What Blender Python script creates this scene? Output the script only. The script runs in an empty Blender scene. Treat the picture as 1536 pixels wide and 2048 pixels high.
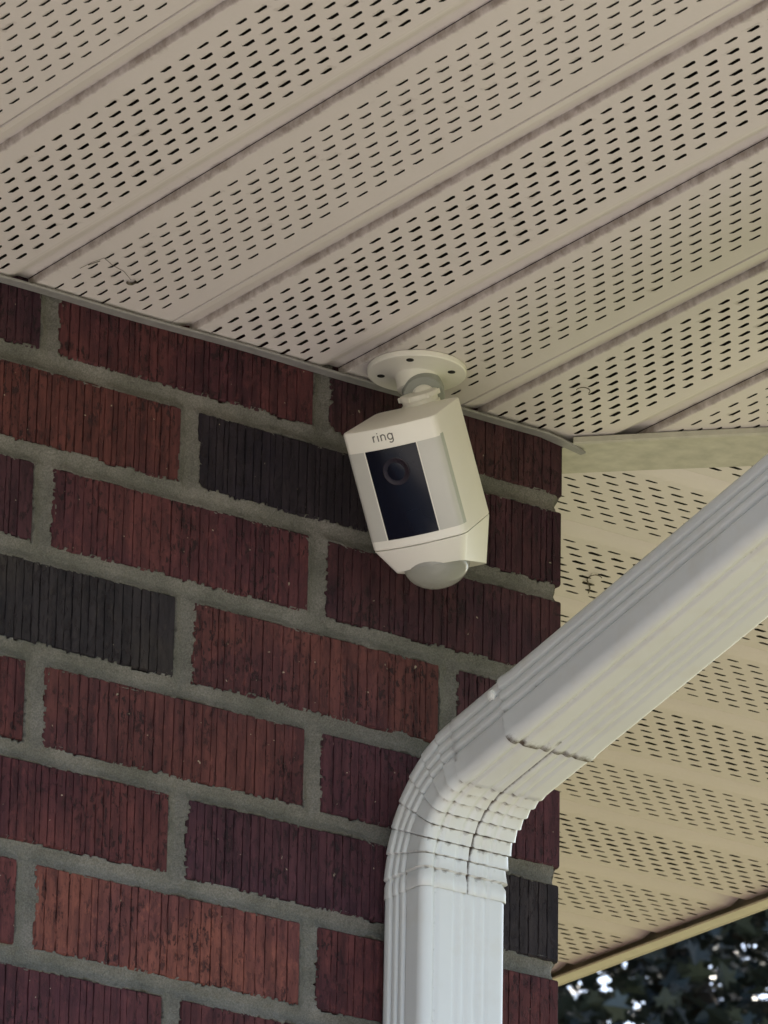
import bpy, bmesh, math, random
import numpy as np
from mathutils import Vector, Matrix

rnd = random.Random(7)
scene = bpy.context.scene
C = scene.collection

# ------------------------------------------------------------------ camera
CR = Vector((0.81755447, -0.57555714, 0.01840274))
CU = Vector((-0.22229584, -0.285959, 0.93210086))
CF = Vector((0.53121488, 0.76613408, 0.36173102))
CP = Vector((-2.19369767, -2.95175928, -1.43647043))
FPX = 11401.33
cam_data = bpy.data.cameras.new('camera')
cam = bpy.data.objects.new('camera', cam_data)
C.objects.link(cam)
M = Matrix.Identity(4)
for i in range(3):
    M[i][0] = CR[i]; M[i][1] = CU[i]; M[i][2] = -CF[i]; M[i][3] = CP[i]
cam.matrix_world = M
cam_data.sensor_fit = 'HORIZONTAL'
cam_data.sensor_width = 36.0
cam_data.lens = 36.0 * FPX / 1536.0
cam_data.clip_start = 0.05
cam_data.clip_end = 2000
cam_data.dof.use_dof = True
cam_data.dof.focus_distance = 3.82
cam_data.dof.aperture_fstop = 75
scene.camera = cam

# ------------------------------------------------------------------ light
SUN_EL, SUN_AZ = math.radians(52), math.radians(62)     # azimuth from +Y towards +X
world = bpy.data.worlds.new('World')
scene.world = world
world.use_nodes = True
wn = world.node_tree
sky = wn.nodes.new('ShaderNodeTexSky')
sky.sky_type = 'NISHITA'
sky.sun_disc = False
sky.sun_elevation = SUN_EL
sky.sun_rotation = SUN_AZ
sky.air_density = 1.0
sky.dust_density = 2.0
wn.links.new(sky.outputs['Color'], wn.nodes['Background'].inputs['Color'])
wn.nodes['Background'].inputs['Strength'].default_value = 0.15
sd = bpy.data.lights.new('sun', 'SUN')
sd.energy = 4.2
sd.angle = math.radians(0.5)
sd.color = (1.0, 0.93, 0.82)
sun = bpy.data.objects.new('sun', sd)
C.objects.link(sun)
sdir = Vector((math.sin(SUN_AZ) * math.cos(SUN_EL), math.cos(SUN_AZ) * math.cos(SUN_EL), math.sin(SUN_EL)))
sun.rotation_euler = sdir.to_track_quat('Z', 'Y').to_euler()

scene.view_settings.view_transform = 'Standard'
scene.view_settings.look = 'None'
scene.view_settings.gamma = 1.0
scene.view_settings.use_curve_mapping = False
scene.view_settings.exposure = 1.70

H = 0.0470            # underside of the soffit
GZ = -3.04            # ground level


# ------------------------------------------------------------------ helpers
def nodes(name, rough=0.6, spec=0.5):
    m = bpy.data.materials.new(name)
    m.use_nodes = True
    nt = m.node_tree
    b = nt.nodes['Principled BSDF']
    b.inputs['Roughness'].default_value = rough
    b.inputs['Specular IOR Level'].default_value = spec
    return m, nt, b


def N(nt, t, **kw):
    n = nt.nodes.new(t)
    for k, v in kw.items():
        if k in n.inputs:
            n.inputs[k].default_value = v
        else:
            setattr(n, k, v)
    return n


def ramp(nt, fac, stops):
    r = nt.nodes.new('ShaderNodeValToRGB')
    e = r.color_ramp.elements
    while len(e) < len(stops):
        e.new(0.5)
    for i, (p, c) in enumerate(stops):
        e[i].position = p
        e[i].color = c if len(c) == 4 else (*c, 1)
    nt.links.new(fac, r.inputs[0])
    return r.outputs[0]


def mixc(nt, fac, a, b, mode='MIX'):
    m = nt.nodes.new('ShaderNodeMix')
    m.data_type = 'RGBA'
    m.blend_type = mode
    for s, v in ((0, fac), (6, a), (7, b)):
        if isinstance(v, (tuple, list)):
            m.inputs[s].default_value = (*v, 1) if len(v) == 3 else v
        elif isinstance(v, (int, float)):
            m.inputs[s].default_value = v
        else:
            nt.links.new(v, m.inputs[s])
    return m.outputs[2]


def mth(nt, op, a, b=None, clamp=False):
    m = nt.nodes.new('ShaderNodeMath')
    m.operation = op
    m.use_clamp = clamp
    for s, v in ((0, a), (1, b)):
        if v is None:
            continue
        if isinstance(v, (int, float)):
            m.inputs[s].default_value = v
        else:
            nt.links.new(v, m.inputs[s])
    return m.outputs[0]


def noise(nt, vec, scale, detail=3, rough=0.55):
    n = N(nt, 'ShaderNodeTexNoise', Scale=scale, Detail=detail, Roughness=rough)
    nt.links.new(vec, n.inputs['Vector'])
    return n.outputs['Fac']


def mapping(nt, vec, scale=(1, 1, 1)):
    n = nt.nodes.new('ShaderNodeMapping')
    n.inputs['Scale'].default_value = scale
    nt.links.new(vec, n.inputs['Vector'])
    return n.outputs[0]


def bump(nt, b, height, strength=0.3, dist=0.001):
    n = N(nt, 'ShaderNodeBump', Strength=strength, Distance=dist)
    nt.links.new(height, n.inputs['Height'])
    nt.links.new(n.outputs[0], b.inputs['Normal'])


def simple(name, col, rough=0.6, var=0.08, scale=60, spec=0.5, bmp=0.05):
    m, nt, b = nodes(name, rough, spec)
    tc = nt.nodes.new('ShaderNodeTexCoord')
    f = noise(nt, tc.outputs['Object'], scale, 4)
    lo = tuple(c * (1 - var) for c in col)
    hi = tuple(min(1, c * (1 + var)) for c in col)
    nt.links.new(ramp(nt, f, [(0.3, lo), (0.7, hi)]), b.inputs['Base Color'])
    if bmp:
        bump(nt, b, noise(nt, tc.outputs['Object'], scale * 8, 2), bmp, 0.0005)
    return m


def mesh_obj(name, verts, faces, mat, parent=None, smooth=False, link=True):
    me = bpy.data.meshes.new(name)
    me.from_pydata([tuple(v) for v in verts], [], faces)
    me.update()
    if mat:
        me.materials.append(mat)
    if smooth:
        me.polygons.foreach_set('use_smooth', [True] * len(me.polygons))
    o = bpy.data.objects.new(name, me)
    if link:
        C.objects.link(o)
    if parent:
        o.parent = parent
    return o


def bm_obj(name, bm, mat, parent=None, smooth=False):
    me = bpy.data.meshes.new(name)
    bm.normal_update()
    bm.to_mesh(me)
    bm.free()
    me.materials.append(mat)
    if smooth:
        me.polygons.foreach_set('use_smooth', [True] * len(me.polygons))
    o = bpy.data.objects.new(name, me)
    C.objects.link(o)
    if parent:
        o.parent = parent
    return o


def empty(name, loc=(0, 0, 0)):
    o = bpy.data.objects.new(name, None)
    o.empty_display_size = 0.05
    o.location = loc
    C.objects.link(o)
    return o


def tag(o, label=None, cat=None, group=None, kind=None):
    if label: o['label'] = label
    if cat: o['category'] = cat
    if group: o['group'] = group
    if kind: o['kind'] = kind
    return o


def box(name, lo, hi, mat, parent=None, bevel=0.0):
    bm = bmesh.new()
    bmesh.ops.create_cube(bm, size=1.0)
    for v in bm.verts:
        v.co = Vector([lo[i] + (v.co[i] + 0.5) * (hi[i] - lo[i]) for i in range(3)])
    if bevel:
        bmesh.ops.bevel(bm, geom=bm.edges[:], offset=bevel, segments=2, affect='EDGES', clamp_overlap=True)
    return bm_obj(name, bm, mat, parent)


def smooth_angle(o, ang=0.6):
    me = o.data
    me.polygons.foreach_set('use_smooth', [True] * len(me.polygons))
    bm = bmesh.new(); bm.from_mesh(me)
    for e in bm.edges:
        if len(e.link_faces) == 2 and e.calc_face_angle(0) > ang:
            e.smooth = False
    bm.to_mesh(me); bm.free()


# value noise on arrays (for the mortar relief)
def vnoise(x, y, seed=0):
    r = np.random.RandomState(seed)
    T = r.rand(256, 256)
    xi = np.floor(x).astype(int); yi = np.floor(y).astype(int)
    fx = x - xi; fy = y - yi
    fx = fx * fx * (3 - 2 * fx); fy = fy * fy * (3 - 2 * fy)
    a = T[xi % 256, yi % 256]; b = T[(xi + 1) % 256, yi % 256]
    c = T[xi % 256, (yi + 1) % 256]; d = T[(xi + 1) % 256, (yi + 1) % 256]
    return (a * (1 - fx) + b * fx) * (1 - fy) + (c * (1 - fx) + d * fx) * fy


# ------------------------------------------------------------------ materials
def mat_brick():
    m, nt, b = nodes('fired_clay', 0.85, 0.25)
    tc = nt.nodes.new('ShaderNodeTexCoord')
    oi = nt.nodes.new('ShaderNodeObjectInfo')
    off = nt.nodes.new('ShaderNodeVectorMath'); off.operation = 'ADD'
    nt.links.new(tc.outputs['Object'], off.inputs[0])
    sc = nt.nodes.new('ShaderNodeCombineXYZ')
    r7 = mth(nt, 'MULTIPLY', oi.outputs['Random'], 37.0)
    nt.links.new(r7, sc.inputs[0]); nt.links.new(r7, sc.inputs[1]); nt.links.new(r7, sc.inputs[2])
    nt.links.new(sc.outputs[0], off.inputs[1])
    v = off.outputs[0]
    col = oi.outputs['Color']
    vert = mapping(nt, v, (1, 1, 0.12))
    n1 = ramp(nt, noise(nt, vert, 150, 4, 0.65), [(0.32, (0, 0, 0)), (0.68, (1, 1, 1))])
    c1 = mixc(nt, n1, (0.55, 0.53, 0.58), (1.42, 1.34, 1.25))
    c = mixc(nt, 1.0, col, c1, 'MULTIPLY')
    # kiln flash: blotches of darker plum
    n2 = noise(nt, v, 13, 3, 0.5)
    fl = ramp(nt, n2, [(0.42, (0, 0, 0)), (0.60, (1, 1, 1))])
    dark = mixc(nt, 1.0, c, (0.55, 0.56, 0.80), 'MULTIPLY')
    c = mixc(nt, mth(nt, 'MULTIPLY', fl, 0.75), c, dark)
    # warm scuffs
    n5 = noise(nt, mapping(nt, v, (1, 1, 0.5)), 190, 4, 0.75)
    c = mixc(nt, mth(nt, 'MULTIPLY', ramp(nt, n5, [(0.55, (0, 0, 0)), (0.70, (1, 1, 1))]), 0.45), c, mixc(nt, 1.0, col, (1.9, 1.75, 1.6), 'MULTIPLY'))
    # small chips and pits, drag marks of the wire
    n3 = noise(nt, mapping(nt, v, (1, 1, 0.45)), 330, 3, 0.7)
    pit = ramp(nt, n3, [(0.39, (1, 1, 1)), (0.47, (0, 0, 0))])
    zone = ramp(nt, noise(nt, v, 34, 3, 0.6), [(0.42, (0.30, 0.30, 0.30)), (0.60, (1, 1, 1))])
    pit = mth(nt, 'MULTIPLY', pit, zone)
    c = mixc(nt, mth(nt, 'MULTIPLY', pit, 0.80), c, (0.014, 0.009, 0.012))
    # pale lime specks
    n4 = noise(nt, v, 260, 1, 0.4)
    c = mixc(nt, mth(nt, 'MULTIPLY', ramp(nt, n4, [(0.785, (0, 0, 0)), (0.82, (1, 1, 1))]), 0.65), c, (0.42, 0.36, 0.28))
    nt.links.new(c, b.inputs['Base Color'])
    h = mth(nt, 'SUBTRACT', mth(nt, 'MULTIPLY', n1, 0.5), mth(nt, 'MULTIPLY', pit, 1.0))
    bump(nt, b, h, 0.8, 0.0009)
    return m


def mat_mortar():
    m, nt, b = nodes('grey_mortar', 0.95, 0.2)
    tc = nt.nodes.new('ShaderNodeTexCoord')
    v = tc.outputs['Object']
    n1 = noise(nt, v, 900, 3, 0.7)
    n2 = noise(nt, v, 22, 4, 0.6)
    c = ramp(nt, n1, [(0.33, (0.110, 0.104, 0.097)), (0.5, (0.152, 0.144, 0.135)), (0.68, (0.200, 0.190, 0.179))])
    c2 = ramp(nt, n2, [(0.36, (0.70, 0.72, 0.68)), (0.64, (1.12, 1.11, 1.09))])
    nt.links.new(mixc(nt, 1.0, c, c2, 'MULTIPLY'), b.inputs['Base Color'])
    bump(nt, b, mth(nt, 'ADD', n1, mth(nt, 'MULTIPLY', noise(nt, v, 300, 3), 1.2)), 0.7, 0.0012)
    return m


def mat_soffit(name, base, dirt_amt):
    """painted vinyl, object X runs across the plank: grime gathers along the crease at X = 0"""
    m, nt, b = nodes(name, 0.5, 0.35)
    tc = nt.nodes.new('ShaderNodeTexCoord')
    geo = nt.nodes.new('ShaderNodeNewGeometry')
    at = nt.nodes.new('ShaderNodeAttribute'); at.attribute_name = 'grime'
    pos = geo.outputs['Position']
    n1 = noise(nt, pos, 9, 4, 0.6)
    n2 = noise(nt, pos, 140, 4, 0.65)
    n3 = noise(nt, pos, 520, 2, 0.6)
    c = mixc(nt, n1, tuple(x * 0.93 for x in base), tuple(min(1, x * 1.06) for x in base))
    c = mixc(nt, mth(nt, 'MULTIPLY', n3, 0.10), c, (0.30, 0.26, 0.2))
    n4 = noise(nt, pos, 55, 4, 0.7)
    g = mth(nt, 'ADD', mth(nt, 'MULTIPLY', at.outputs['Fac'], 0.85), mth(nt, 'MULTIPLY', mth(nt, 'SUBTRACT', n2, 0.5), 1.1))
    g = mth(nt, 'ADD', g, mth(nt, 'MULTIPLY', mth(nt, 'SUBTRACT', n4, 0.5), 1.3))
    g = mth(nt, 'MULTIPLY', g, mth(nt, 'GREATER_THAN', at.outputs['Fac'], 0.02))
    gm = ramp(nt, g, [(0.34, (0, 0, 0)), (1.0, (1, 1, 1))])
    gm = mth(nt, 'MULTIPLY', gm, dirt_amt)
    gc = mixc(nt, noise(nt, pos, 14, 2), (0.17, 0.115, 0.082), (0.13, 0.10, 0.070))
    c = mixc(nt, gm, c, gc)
    nt.links.new(c, b.inputs['Base Color'])
    bump(nt, b, mth(nt, 'ADD', mth(nt, 'MULTIPLY', n1, 2.0), mth(nt, 'MULTIPLY', n3, 0.15)), 0.12, 0.002)
    return m


def mat_pipe():
    m, nt, b = nodes('painted_aluminium', 0.32, 0.5)
    tc = nt.nodes.new('ShaderNodeTexCoord')
    geo = nt.nodes.new('ShaderNodeNewGeometry')
    at = nt.nodes.new('ShaderNodeAttribute'); at.attribute_name = 'grime'
    pos = geo.outputs['Position']
    n1 = noise(nt, pos, 12, 4, 0.6)
    n2 = noise(nt, pos, 260, 4, 0.7)
    c = mixc(nt, n1, (0.535, 0.545, 0.555), (0.625, 0.63, 0.635))
    st = noise(nt, pos, 45, 3, 0.6)
    c = mixc(nt, mth(nt, 'MULTIPLY', ramp(nt, st, [(0.52, (0, 0, 0)), (0.8, (1, 1, 1))]), 0.22), c, (0.46, 0.40, 0.30))
    g = mth(nt, 'ADD', at.outputs['Fac'], mth(nt, 'MULTIPLY', mth(nt, 'SUBTRACT', n2, 0.5), 1.3))
    gm = ramp(nt, g, [(0.30, (0, 0, 0)), (0.95, (1, 1, 1))])
    c = mixc(nt, gm, c, (0.075, 0.055, 0.042))
    nt.links.new(c, b.inputs['Base Color'])
    bump(nt, b, noise(nt, pos, 60, 3), 0.05, 0.001)
    return m


BRICK = mat_brick()
MORTAR = mat_mortar()
SOFFIT = mat_soffit('cream_vinyl', (0.665, 0.612, 0.590), 0.65)
SOFFIT2 = SOFFIT
TRIM = simple('weathered_cream_trim', (0.46, 0.44, 0.37), 0.7, 0.14, 70, 0.3, 0.2)
FASCIA = simple('cream_fascia', (0.60, 0.56, 0.44), 0.5, 0.06, 40)
GREYTRIM = simple('grey_metal_trim', (0.24, 0.23, 0.225), 0.5, 0.15, 90)
PIPE = mat_pipe()
DARK = simple('void_shade_black', (0.02, 0.016, 0.013), 0.9, 0.2, 10)  # near-black in place of the shade seen through the slots
SHINGLE = simple('asphalt_shingle', (0.07, 0.065, 0.06), 0.9, 0.3, 60)

# ------------------------------------------------------------------ ground
gm_, nt, b_ = nodes('lawn', 0.95, 0.1)
tc = nt.nodes.new('ShaderNodeTexCoord')
n1 = noise(nt, tc.outputs['Object'], 0.6, 6, 0.65)
n2 = noise(nt, tc.outputs['Object'], 30, 4, 0.7)
gc = mixc(nt, n1, (0.105, 0.11, 0.055), (0.165, 0.152, 0.085))
nt.links.new(mixc(nt, mth(nt, 'MULTIPLY', n2, 0.5), gc, (0.07, 0.085, 0.03)), b_.inputs['Base Color'])
o = mesh_obj('ground', [(-400, -400, GZ), (400, -400, GZ), (400, 400, GZ), (-400, 400, GZ)], [(0, 1, 2, 3)], gm_)
tag(o, kind='structure')
CONC = simple('pale_concrete', (0.36, 0.33, 0.30), 0.9, 0.12, 4, 0.2, 0.2)
o = mesh_obj('path', [(-9.5, -7.5, GZ + .005), (0.4, -7.5, GZ + .005), (0.4, -0.06, GZ + .005), (-9.5, -0.06, GZ + .005)], [(0, 1, 2, 3)], CONC)
tag(o, kind='structure')

# ------------------------------------------------------------------ roof over the soffits (keeps sun and sky off them)
roof = empty('roof', (0, 0, 0.3)); tag(roof, kind='structure')
def rbox(name, lo, hi, mat):
    o = box(name, [lo[0], lo[1], lo[2] - 0.3], [hi[0], hi[1], hi[2] - 0.3], mat, roof)
    return o
rv = [(-6, -0.90, 0.16), (0.90, -0.90, 0.16), (0.90, 6, 0.16), (-6, 6, 0.16), (-6, 2.4, 1.3), (-2.4, 2.4, 1.3), (-2.4, 6, 1.3)]
mesh_obj('roof_slope', [(x, y, z - 0.3) for x, y, z in rv], [(0, 1, 5, 4), (1, 2, 6, 5), (0, 3, 2, 1)], SHINGLE, roof)
box('fascia', (-6, -0.765, H + 0.0 - 0.3), (0.778, -0.752, 0.16 - 0.3), FASCIA, roof)
# gutter along the eave (out of the picture, feeds the downspout)
gs = [(-0.767, 0.155), (-0.767, 0.045), (-0.83, 0.045), (-0.85, 0.09), (-0.87, 0.15), (-0.867, 0.15), (-0.847, 0.089), (-0.828, 0.048), (-0.77, 0.048), (-0.77, 0.155)]
gv = []; gf = []
for k, x in enumerate((-6, 0.86)):
    gv += [(x, y, z - 0.3) for y, z in gs]
n = len(gs)
for i in range(n):
    gf.append((i, (i + 1) % n, n + (i + 1) % n, n + i))
mesh_obj('gutter', gv, gf, FASCIA, roof)

# ------------------------------------------------------------------ brick wall
wall = empty('brick_wall', (0, 0, GZ))
tag(wall, 'red and plum ribbed brick wall corner with thick grey mortar joints', 'brick wall')
PITCH = 0.0677
JT = 0.0125      # visible joint
XL, ZB = -1.06, -0.98

def jitter_seed(seed): return random.Random(seed)

def brick_mesh(L, h, seed, header_side=None):
    """a wire-cut brick: face at y=0 with vertical combed grooves, body behind it"""
    r = jitter_seed(seed)
    xs = [(0.0, 0.0015), (0.0012, 0.0)]
    x = 0.006 + r.random() * 0.004
    style = r.random()
    gap = r.choice([0.0052, 0.0062, 0.0070])
    while x < L - 0.008:
        w = r.choice([0.0008, 0.0010, 0.0012])
        d = r.choice([0.0008, 0.0012, 0.0017]) * (1.3 if style > 0.5 else 0.9)
        xs += [(x, 0.0), (x + w * 0.35, d), (x + w * 0.65, d), (x + w, -0.0001 * r.random())]
        x += w + gap * r.choice([0.55, 0.9, 1.0, 1.0, 1.1, 1.15])
    xs += [(L - 0.0012, 0.0), (L, 0.0015)]
    zs = [0.0, 0.0012] + [h * q / 11 for q in range(1, 11)] + [h - 0.0012, h]
    dz_ = {}
    vs = []; fs = []
    nz = len(zs)
    for i, (px, py) in enumerate(xs):
        wob = 0.0
        for k, z in enumerate(zs):
            edge = 0.0013 if k in (0, nz - 1) else 0.0
            yy = py
            if 2 < i < len(xs) - 3:
                g = (i - 2) // 4
                wob = 0.00010 * math.sin(k * 1.3 + g * 1.7 + seed)
                if (g, k) not in dz_: dz_[(g, k)] = r.choice([0.25, 0.7, 1.0, 1.0, 1.15, 1.4])
                if py > 0.0003: yy = py * dz_[(g, k)]
                elif r.random() < 0.10: yy = r.uniform(0.0002, 0.0009)
                px_ = wob + r.uniform(-0.00018, 0.00018)
                wob = px_
            vs.append((px + wob, yy + edge, z))
    nx = len(xs)
    for i in range(nx - 1):
        for k in range(nz - 1):
            a = i * nz + k
            fs.append((a, a + nz, a + nz + 1, a + 1))
    # sides
    b0 = len(vs)
    vs += [(0, 0.095, 0), (L, 0.095, 0), (L, 0.095, h), (0, 0.095, h)]
    fs.append([0] + [i * nz for i in range(1, nx)] + [b0 + 1, b0])        # bottom
    fs[-1] = list(reversed(fs[-1]))
    fs.append([i * nz + nz - 1 for i in range(nx)] + [b0 + 2, b0 + 3])
    fs.append(list(range(0, nz)) + [b0 + 3, b0])
    fs.append(list(reversed(range((nx - 1) * nz, nx * nz))) + [b0 + 1, b0 + 2])
    fs.append((b0, b0 + 1, b0 + 2, b0 + 3))
    me = bpy.data.meshes.new('brick')
    me.from_pydata(vs, [], fs)
    bm = bmesh.new(); bm.from_mesh(me)
    bmesh.ops.recalc_face_normals(bm, faces=bm.faces[:])
    bm.to_mesh(me); bm.free()
    me.materials.append(BRICK)
    return me

MAROON = (0.086, 0.027, 0.030); PLUM = (0.060, 0.022, 0.030); NAVY = (0.019, 0.014, 0.020)
CHAR = (0.030, 0.023, 0.026); RED = (0.096, 0.030, 0.032); ORANGE = (0.140, 0.047, 0.041); BROWNRED = (0.098, 0.032, 0.030)
rowcol = {   # colours from the left of the picture to the corner
    0: [PLUM, MAROON, PLUM], 1: [BROWNRED, NAVY, PLUM], 2: [PLUM, MAROON, PLUM], 3: [CHAR, RED, PLUM],
    4: [MAROON, RED, PLUM], 5: [MAROON, PLUM, CHAR], 6: [RED, ORANGE, RED], 7: [MAROON, RED, RED]}
heads_odd = [-0.0920, -0.3040, -0.5160, -0.728, -0.94]
heads_even = [-0.1995, -0.4155, -0.6285, -0.84]
cache = {}
def get_brick(L, h, seed):
    k = (round(L, 3), round(h, 3), seed % 3)
    if k not in cache:
        cache[k] = brick_mesh(L, h, seed % 3 + int(L * 10000))
    return cache[k]

rects = []        # brick rectangles on the front plane
zc = {0: -0.0012, 1: -0.0676, 2: -0.1352, 3: -0.2040, 4: -0.2712, 5: -0.3376, 6: -0.4060}
def bed(k): return zc.get(k, -PITCH * k)
def bcol(c):
    f = rnd.uniform(0.76, 1.02)
    return (c[0] * f, c[1] * f * rnd.uniform(1.02, 1.18), c[2] * f * rnd.uniform(1.0, 1.16), 1)
r = 0
while bed(r) > ZB:
    zt = bed(r - 1) if r > 0 else bed(0) + PITCH
    z0 = bed(r) + JT / 2; z1 = zt - JT / 2
    hs = heads_odd if r % 2 else heads_even
    edges = [0.0032] + hs
    for j in range(len(edges) - 1):
        xr = edges[j] - (JT / 2 + 0.0005 if j else 0.0)
        xl = edges[j + 1] + JT / 2 + 0.0005
        xl += rnd.uniform(-0.0008, 0.0008)
        L = round(xr - xl, 4); h = round(z1 - z0, 4)
        rects.append((xl, xr, z0, z1))
        me = get_brick(L, h, rnd.randrange(3))
        o = bpy.data.objects.new('brick', me); C.objects.link(o)
        o.parent = wall
        o.location = (xl, rnd.uniform(-0.0006, 0.0006), z0 - GZ)
        o.rotation_euler = (rnd.uniform(-0.006, 0.006), rnd.uniform(-0.003, 0.003), rnd.uniform(-0.003, 0.003))
        # colour by its place in the row counted from the left of the frame
        xc = (xl + xr) / 2
        if r in rowcol:
            if r % 2: k = 0 if xc < -0.304 else (1 if xc < -0.092 else 2)
            else: k = 0 if xc < -0.4155 else (1 if xc < -0.1995 else 2)
            c = rowcol[r][k]
        else:
            c = rnd.choice([MAROON, RED, PLUM, BROWNRED])
        if xc < -0.55: c = rnd.choice([MAROON, RED, PLUM, BROWNRED])
        o.color = bcol(c)
        rects_last = o
    # return bricks on the side wall (facing +x)
    ys = [0.0975 + JT / 2 if r % 2 == 0 else 0.2 + JT / 2]
    y = 0.0955 + JT if r % 2 == 0 else 0.0
    if r % 2: y = 0.0975 + JT
    y0 = 0.108 if r % 2 == 0 else 0.202
    if r % 2:        # the corner brick of the odd courses shows its long side round the corner
        me = get_brick(0.094, h, 1)
        o = bpy.data.objects.new('brick', me); C.objects.link(o); o.parent = wall
        o.location = (0.0032, 0.1045, z0 - GZ); o.rotation_euler = (0, 0, math.radians(90)); o.color = bcol(RED)
    k = 0
    while y0 < 1.5:
        me = get_brick(0.198, h, k)
        o = bpy.data.objects.new('brick', me); C.objects.link(o); o.parent = wall
        o.location = (0.0032, y0 + JT / 2, z0 - GZ); o.rotation_euler = (0, 0, math.radians(90))
        o.color = bcol(rnd.choice([MAROON, RED, PLUM]))
        y0 += 0.198 + JT; k += 1
    r += 1
ZLOW = bed(r - 1) + 0.0

# mortar relief over the photographed piece, fine enough for ragged edges
x0, x1, za, zb = -0.56, 0.0047, -0.50, 0.062
st = 0.00125
nx = int((x1 - x0) / st); nz = int((zb - za) / st)
X, Z = np.meshgrid(np.linspace(x0, x1, nx), np.linspace(za, zb, nz), indexing='ij')
SD = np.full(X.shape, 1.0)         # distance outside the nearest brick (negative inside)
for (a, b, c, d) in rects:
    dx = np.maximum(a - X, X - (b if b < -0.01 else 0.05)); dz = np.maximum(c - Z, Z - d)
    out = np.hypot(np.maximum(dx, 0), np.maximum(dz, 0)); ins = np.minimum(np.maximum(dx, dz), 0)
    SD = np.minimum(SD, out + ins)
jit = (vnoise(X * 420, Z * 420, 1) - .5) * 0.0015 + (vnoise(X * 800 + 9, Z * 800, 2) - .5) * 0.0010 + (vnoise(X * 60, Z * 60, 3) - .45) * 0.0034 + (vnoise(X * 160, Z * 160, 8) - .5) * 0.0016
m = SD + jit + 0.0010
dep = 0.0052 * np.clip(m / 0.0065, 0, 1) ** 0.6
Y = dep - 0.0012 + (vnoise(X * 350, Z * 350, 4) - .5) * 0.0007 + (vnoise(X * 60, Z * 60, 5) - .5) * 0.0016
Y = np.where(m > 0, Y, 0.014)
# at the corner the joints are rubbed back
cr = np.clip((X + 0.0028) / 0.006, 0, 1)
Y = np.where(m > 0, Y + cr * cr * 0.006 * (0.6 + vnoise(X * 200, Z * 200, 6)), Y)
V = np.stack([X.ravel(), Y.ravel(), Z.ravel() - GZ], 1)
I = np.arange(nx * nz).reshape(nx, nz)
F4 = np.stack([I[:-1, :-1].ravel(), I[1:, :-1].ravel(), I[1:, 1:].ravel(), I[:-1, 1:].ravel()], 1)
keep = ~((m[:-1, :-1] <= 0) & (m[1:, :-1] <= 0) & (m[1:, 1:] <= 0) & (m[:-1, 1:] <= 0)).ravel()
F4 = F4[keep]
me = bpy.data.meshes.new('mortar')
me.vertices.add(len(V)); me.vertices.foreach_set('co', V.ravel())
me.loops.add(F4.size); me.loops.foreach_set('vertex_index', F4.ravel())
me.polygons.add(len(F4)); me.polygons.foreach_set('loop_start', np.arange(0, F4.size, 4))
me.polygons.foreach_set('loop_total', np.full(len(F4), 4))
me.update(calc_edges=True); me.validate()
me.materials.append(MORTAR)
o = bpy.data.objects.new('mortar', me); C.objects.link(o); o.parent = wall
# the mortar bed and backing of the rest
box('mortar', (XL, 0.0155, ZLOW - GZ), (-0.0135, 0.09, 0.12 - GZ), MORTAR, wall)
box('mortar', (XL, 0.0050, ZLOW - GZ), (-0.56, 0.0153, 0.0700 - GZ), MORTAR, wall)
box('mortar', (-0.56, 0.0050, ZLOW - GZ), (-0.006, 0.0153, -0.50 - GZ), MORTAR, wall)
box('mortar', (-0.0133, 0.0170, ZLOW - GZ), (-0.0025, 1.5, 0.12 - GZ), MORTAR, wall)
# plain lower and further wall, outside the picture
LOW = simple('plain_red_masonry', (0.13, 0.05, 0.045), 0.9, 0.2, 8)
box('wall_base', (-5.9, 0.0, 0.0), (-0.001, 0.2, ZLOW - GZ - 0.004), LOW, wall)
box('wall_side', (-0.2, 0.204, 0.0), (-0.001, 5.9, ZLOW - GZ - 0.004), LOW, wall)
box('wall_side', (-0.2, 1.53, ZLOW - GZ), (-0.001, 5.9, 0.12 - GZ), LOW, wall)
box('wall_front', (-5.9, 0.0, ZLOW - GZ), (XL - 0.004, 0.2, 0.12 - GZ), LOW, wall)

# ------------------------------------------------------------------ soffits
PV = 0.0204       # slot pitch along the plank
STG = 0.0108      # shift between neighbouring columns
SL = 0.0124       # slot length

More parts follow.
